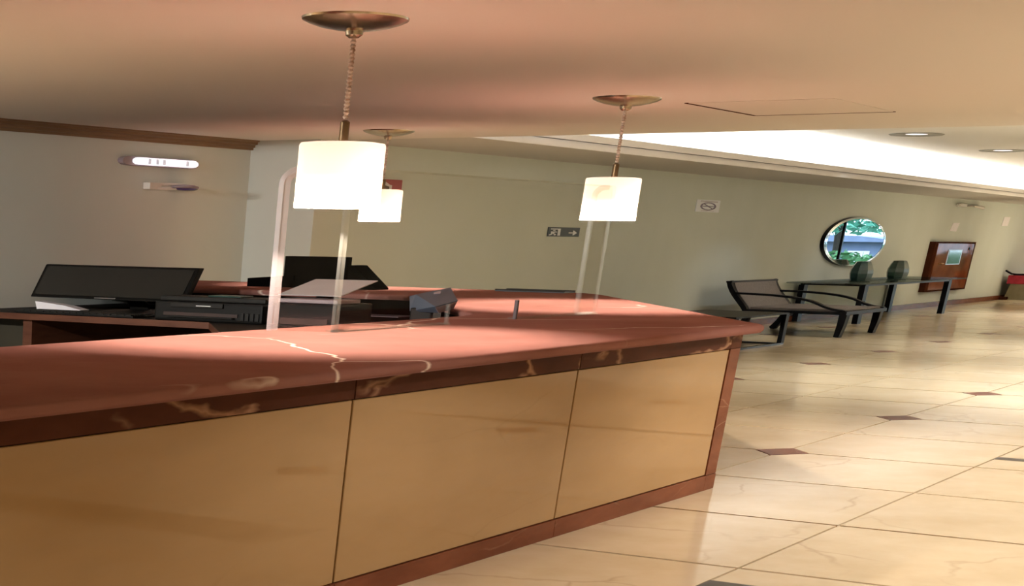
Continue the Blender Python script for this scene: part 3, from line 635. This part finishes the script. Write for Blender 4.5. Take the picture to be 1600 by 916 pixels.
# ------------------------------------------------------------------ armchair
ac = thing('armchair', 'black framed armchair with greige seat and back beside the console', 'chair', (-5.95, 23.2, 0))
YA, YB = 22.36, 24.08
def arc3(p0, p1, p2, p3, n=10):
    out = []
    for i in range(n+1):
        t = i/n; out.append(tuple((1-t)**3*a+3*(1-t)**2*t*b+3*(1-t)*t*t*c_+t**3*d_ for a, b, c_, d_ in zip(p0, p1, p2, p3)))
    return out
for yy in (YA+.10, YB-.10):
    part('leg', tube(new(), [(-5.36, yy, .255), (-5.37, yy, .12), (-5.39, yy, 0)], [.042, .036, .028], sq=True, ry=.07), M_blackwood, ac)
    part('leg', tube(new(), arc3((-6.38, yy, .25), (-6.40, yy, .15), (-6.44, yy, .08), (-6.52, yy, 0), 6), .03, sq=True, ry=.06), M_blackwood, ac)
for yy in (YA, YB):
    part('arm', tube(new(), arc3((-6.56, yy, .425), (-6.1, yy, .425), (-5.85, yy, .40), (-5.70, yy, .362), 8) + arc3((-5.70, yy, .362), (-5.60, yy, .335), (-5.56, yy, .29), (-5.33, yy, .272), 8)[1:], .011, sq=True, ry=.05), M_blackwood, ac)
    part('back_stile', tube(new(), arc3((-6.40, yy, .245), (-6.44, yy, .32), (-6.60, yy, .42), (-6.64, yy, .548), 8), .025, sq=True, ry=.05), M_blackwood, ac)
bm = new(); rail = arc3((-6.40, 0, .25), (-6.44, 0, .32), (-6.59, 0, .42), (-6.63, 0, .535), 8)
va = [[bm.verts.new((x+dx, yy, z)) for x, _, z in rail] for dx, yy in ((.030, YA+.05), (.030, YB-.05), (-.012, YB-.05), (-.012, YA+.05))]
for q in range(4):
    a, b = va[q], va[(q+1) % 4]
    for i in range(len(a)-1): bm.faces.new((a[i], b[i], b[i+1], a[i+1]))
bm.faces.new([v[0] for v in va]); bm.faces.new([v[-1] for v in va]); bmesh.ops.recalc_face_normals(bm, faces=bm.faces[:])
part('back_cushion', bm, M_fabric, ac, True)
part('top_rail', bbox(-6.67, -6.60, YA-.05, YB+.05, .535, .552, .006), M_blackwood, ac)
part('seat_cushion', bbox(-6.38, -5.36, YA+.06, YB-.06, .262, .288, .012), M_fabric, ac, True)
part('seat_frame', box(box(box(new(), -5.37, -5.31, YA-.05, YB+.05, .236, .272), -6.42, -5.37, YA-.05, YA+.06, .236, .262), -6.42, -5.37, YB-.06, YB+.05, .236, .262), M_blackwood, ac)
part('seat_base', box(new(), -6.40, -5.37, YA+.06, YB-.06, .245, .262), M_blackwood, ac)

# ------------------------------------------------------------------ low side table with sled frame
st = thing('side_table', 'low black side table with open metal frame behind the counter corner', 'table', (-5.9, 19.6, 0))
SX0, SX1, SY0, SY1 = -6.25, -5.44, 18.7, 20.42
part('tabletop', bbox(SX0-.02, SX1+.02, SY0-.03, SY1+.05, .290, .306, .003, 1), M_blackwood, st)
for x in (SX0, SX1):
    for y in (SY0, SY1):
        part('leg', box(new(), x-.022, x+.022, y-.05, y+.05, .016, .290), M_blackwood, st)
    part('floor_bar', box(new(), x-.022, x+.022, SY0-.05, SY1+.05, 0, .016), mat('blue_black_metal', (58, 62, 82), .25, metal=.5, var=(50, 54, 74), scale=6), st)
for y in (SY0, SY1):
    part('floor_bar', box(new(), SX0+.022, SX1-.022, y-.04, y+.04, 0, .014), M_blackwood, st)

# ------------------------------------------------------------------ bench cut by the right edge of the picture
bn = thing('padded_bench', 'red padded bench with curved black rail at the right picture edge', 'bench', (-6.5, 40.8, 0))
part('skirt', plate_y(new(), [(-6.86, .0), (-6.0, .0), (-6.05, .275), (-6.80, .275)], 40.15, 41.9), M_beige, bn)
part('cushion', bbox(-6.86, -5.95, 40.1, 41.95, .276, .425, .012), M_redcloth, bn)
part('rail', tube(new(), [(-6.93, 40.15, .505), (-6.88, 40.15, .478), (-6.82, 40.15, .450), (-6.72, 40.15, .440), (-6.55, 40.15, .445), (-5.95, 40.15, .47)], .012, sq=True, ry=.05), M_blackwood, bn)
part('rail_pad', bbox(-6.80, -5.95, 40.2, 40.5, .425, .452, .006), M_black, bn)
part('foot', bbox(-6.91, -6.78, 40.0, 40.3, 0, .05, .006), M_cabedge, bn)

# ------------------------------------------------------------------ garden beyond the end window, seen in the mirror
struct('ground', box(new(), -40, 50, YE+.2, 170, -.25, -.05), M_lawn)
def leaves(c, r, n, size, seed):
    rnd = random.Random(seed); bm = new()
    for _ in range(n):
        while True:
            p = Vector((rnd.uniform(-1, 1), rnd.uniform(-1, 1), rnd.uniform(-1, 1)))
            if .3 < p.length < 1: break
        q = Vector((c[0]+p.x*r[0], c[1]+p.y*r[1], c[2]+p.z*r[2]))
        u = Vector((rnd.uniform(-1, 1), rnd.uniform(-1, 1), rnd.uniform(-.5, .5))).normalized()*size*rnd.uniform(.6, 1.3)
        w = Vector((rnd.uniform(-.6, .6), rnd.uniform(-.6, .6), rnd.uniform(-1, 1))).normalized()*size*.35
        v = [bm.verts.new(q+d_) for d_ in (-u, w, u, -w)]; bm.faces.new(v)
    return bm
for k, (x, y, z, rx, rz, n, mm) in enumerate(((-2.8, 57, .28, 1.4, .48, 900, M_leaf), (.2, 56, .30, 1.5, .42, 900, M_leaf), (3.5, 57, .24, 1.5, .40, 700, M_leaf))):
    t = thing('garden_shrub', ('green garden shrub left of the trunk in the mirror image', 'green garden shrub low in the middle of the mirror image', 'green garden shrub at the light side of the mirror image')[k], 'shrub', (x, y, -.05), 'garden shrubs')
    part('foliage', leaves((x, y, z), (rx, 1.2, rz), n, .14, k), mm, t)
    part('stem', tube(new(), [(x, y, -.05), (x+.03, y, z)], .04), M_bark, t)
for k, (x, y) in enumerate(((1.1, 60.0), (-2.6, 66.0), (5.0, 68.0))):
    t = thing('garden_tree', ('dark leaning tree trunk reflected in the mirror', 'leafy tree behind the window at one side of the mirror image', 'leafy tree in the bright part of the mirror image')[k], 'tree', (x, y, -.05), 'garden trees')
    part('trunk', tube(new(), [(x, y, -.05), (x+.05, y, .8), (x+.12, y, 1.6), (x+.15, y, 2.4)], [.14, .12, .11, .08]), M_bark, t)
    part('crown', leaves((x+.2, y, 1.92), (3.4, 2.0, .80), 1700, .17, 20+k), M_leaf2, t)
hs = thing('garden_house', 'low blue house with sloping roof seen in the mirror', 'building', (7., 80, -.05))
part('wall', box(new(), 3.6, 12, 80, 84, -.05, .92), M_blue, hs)
part('roof', plate_y(new(), [(3.3, .92), (12.4, .92), (9.5, 1.22), (5.2, 1.12)], 79.6, 84.5), M_blue, hs)
part('door', box(new(), 4.9, 5.7, 79.95, 80, -.05, .6), M_paper, hs)
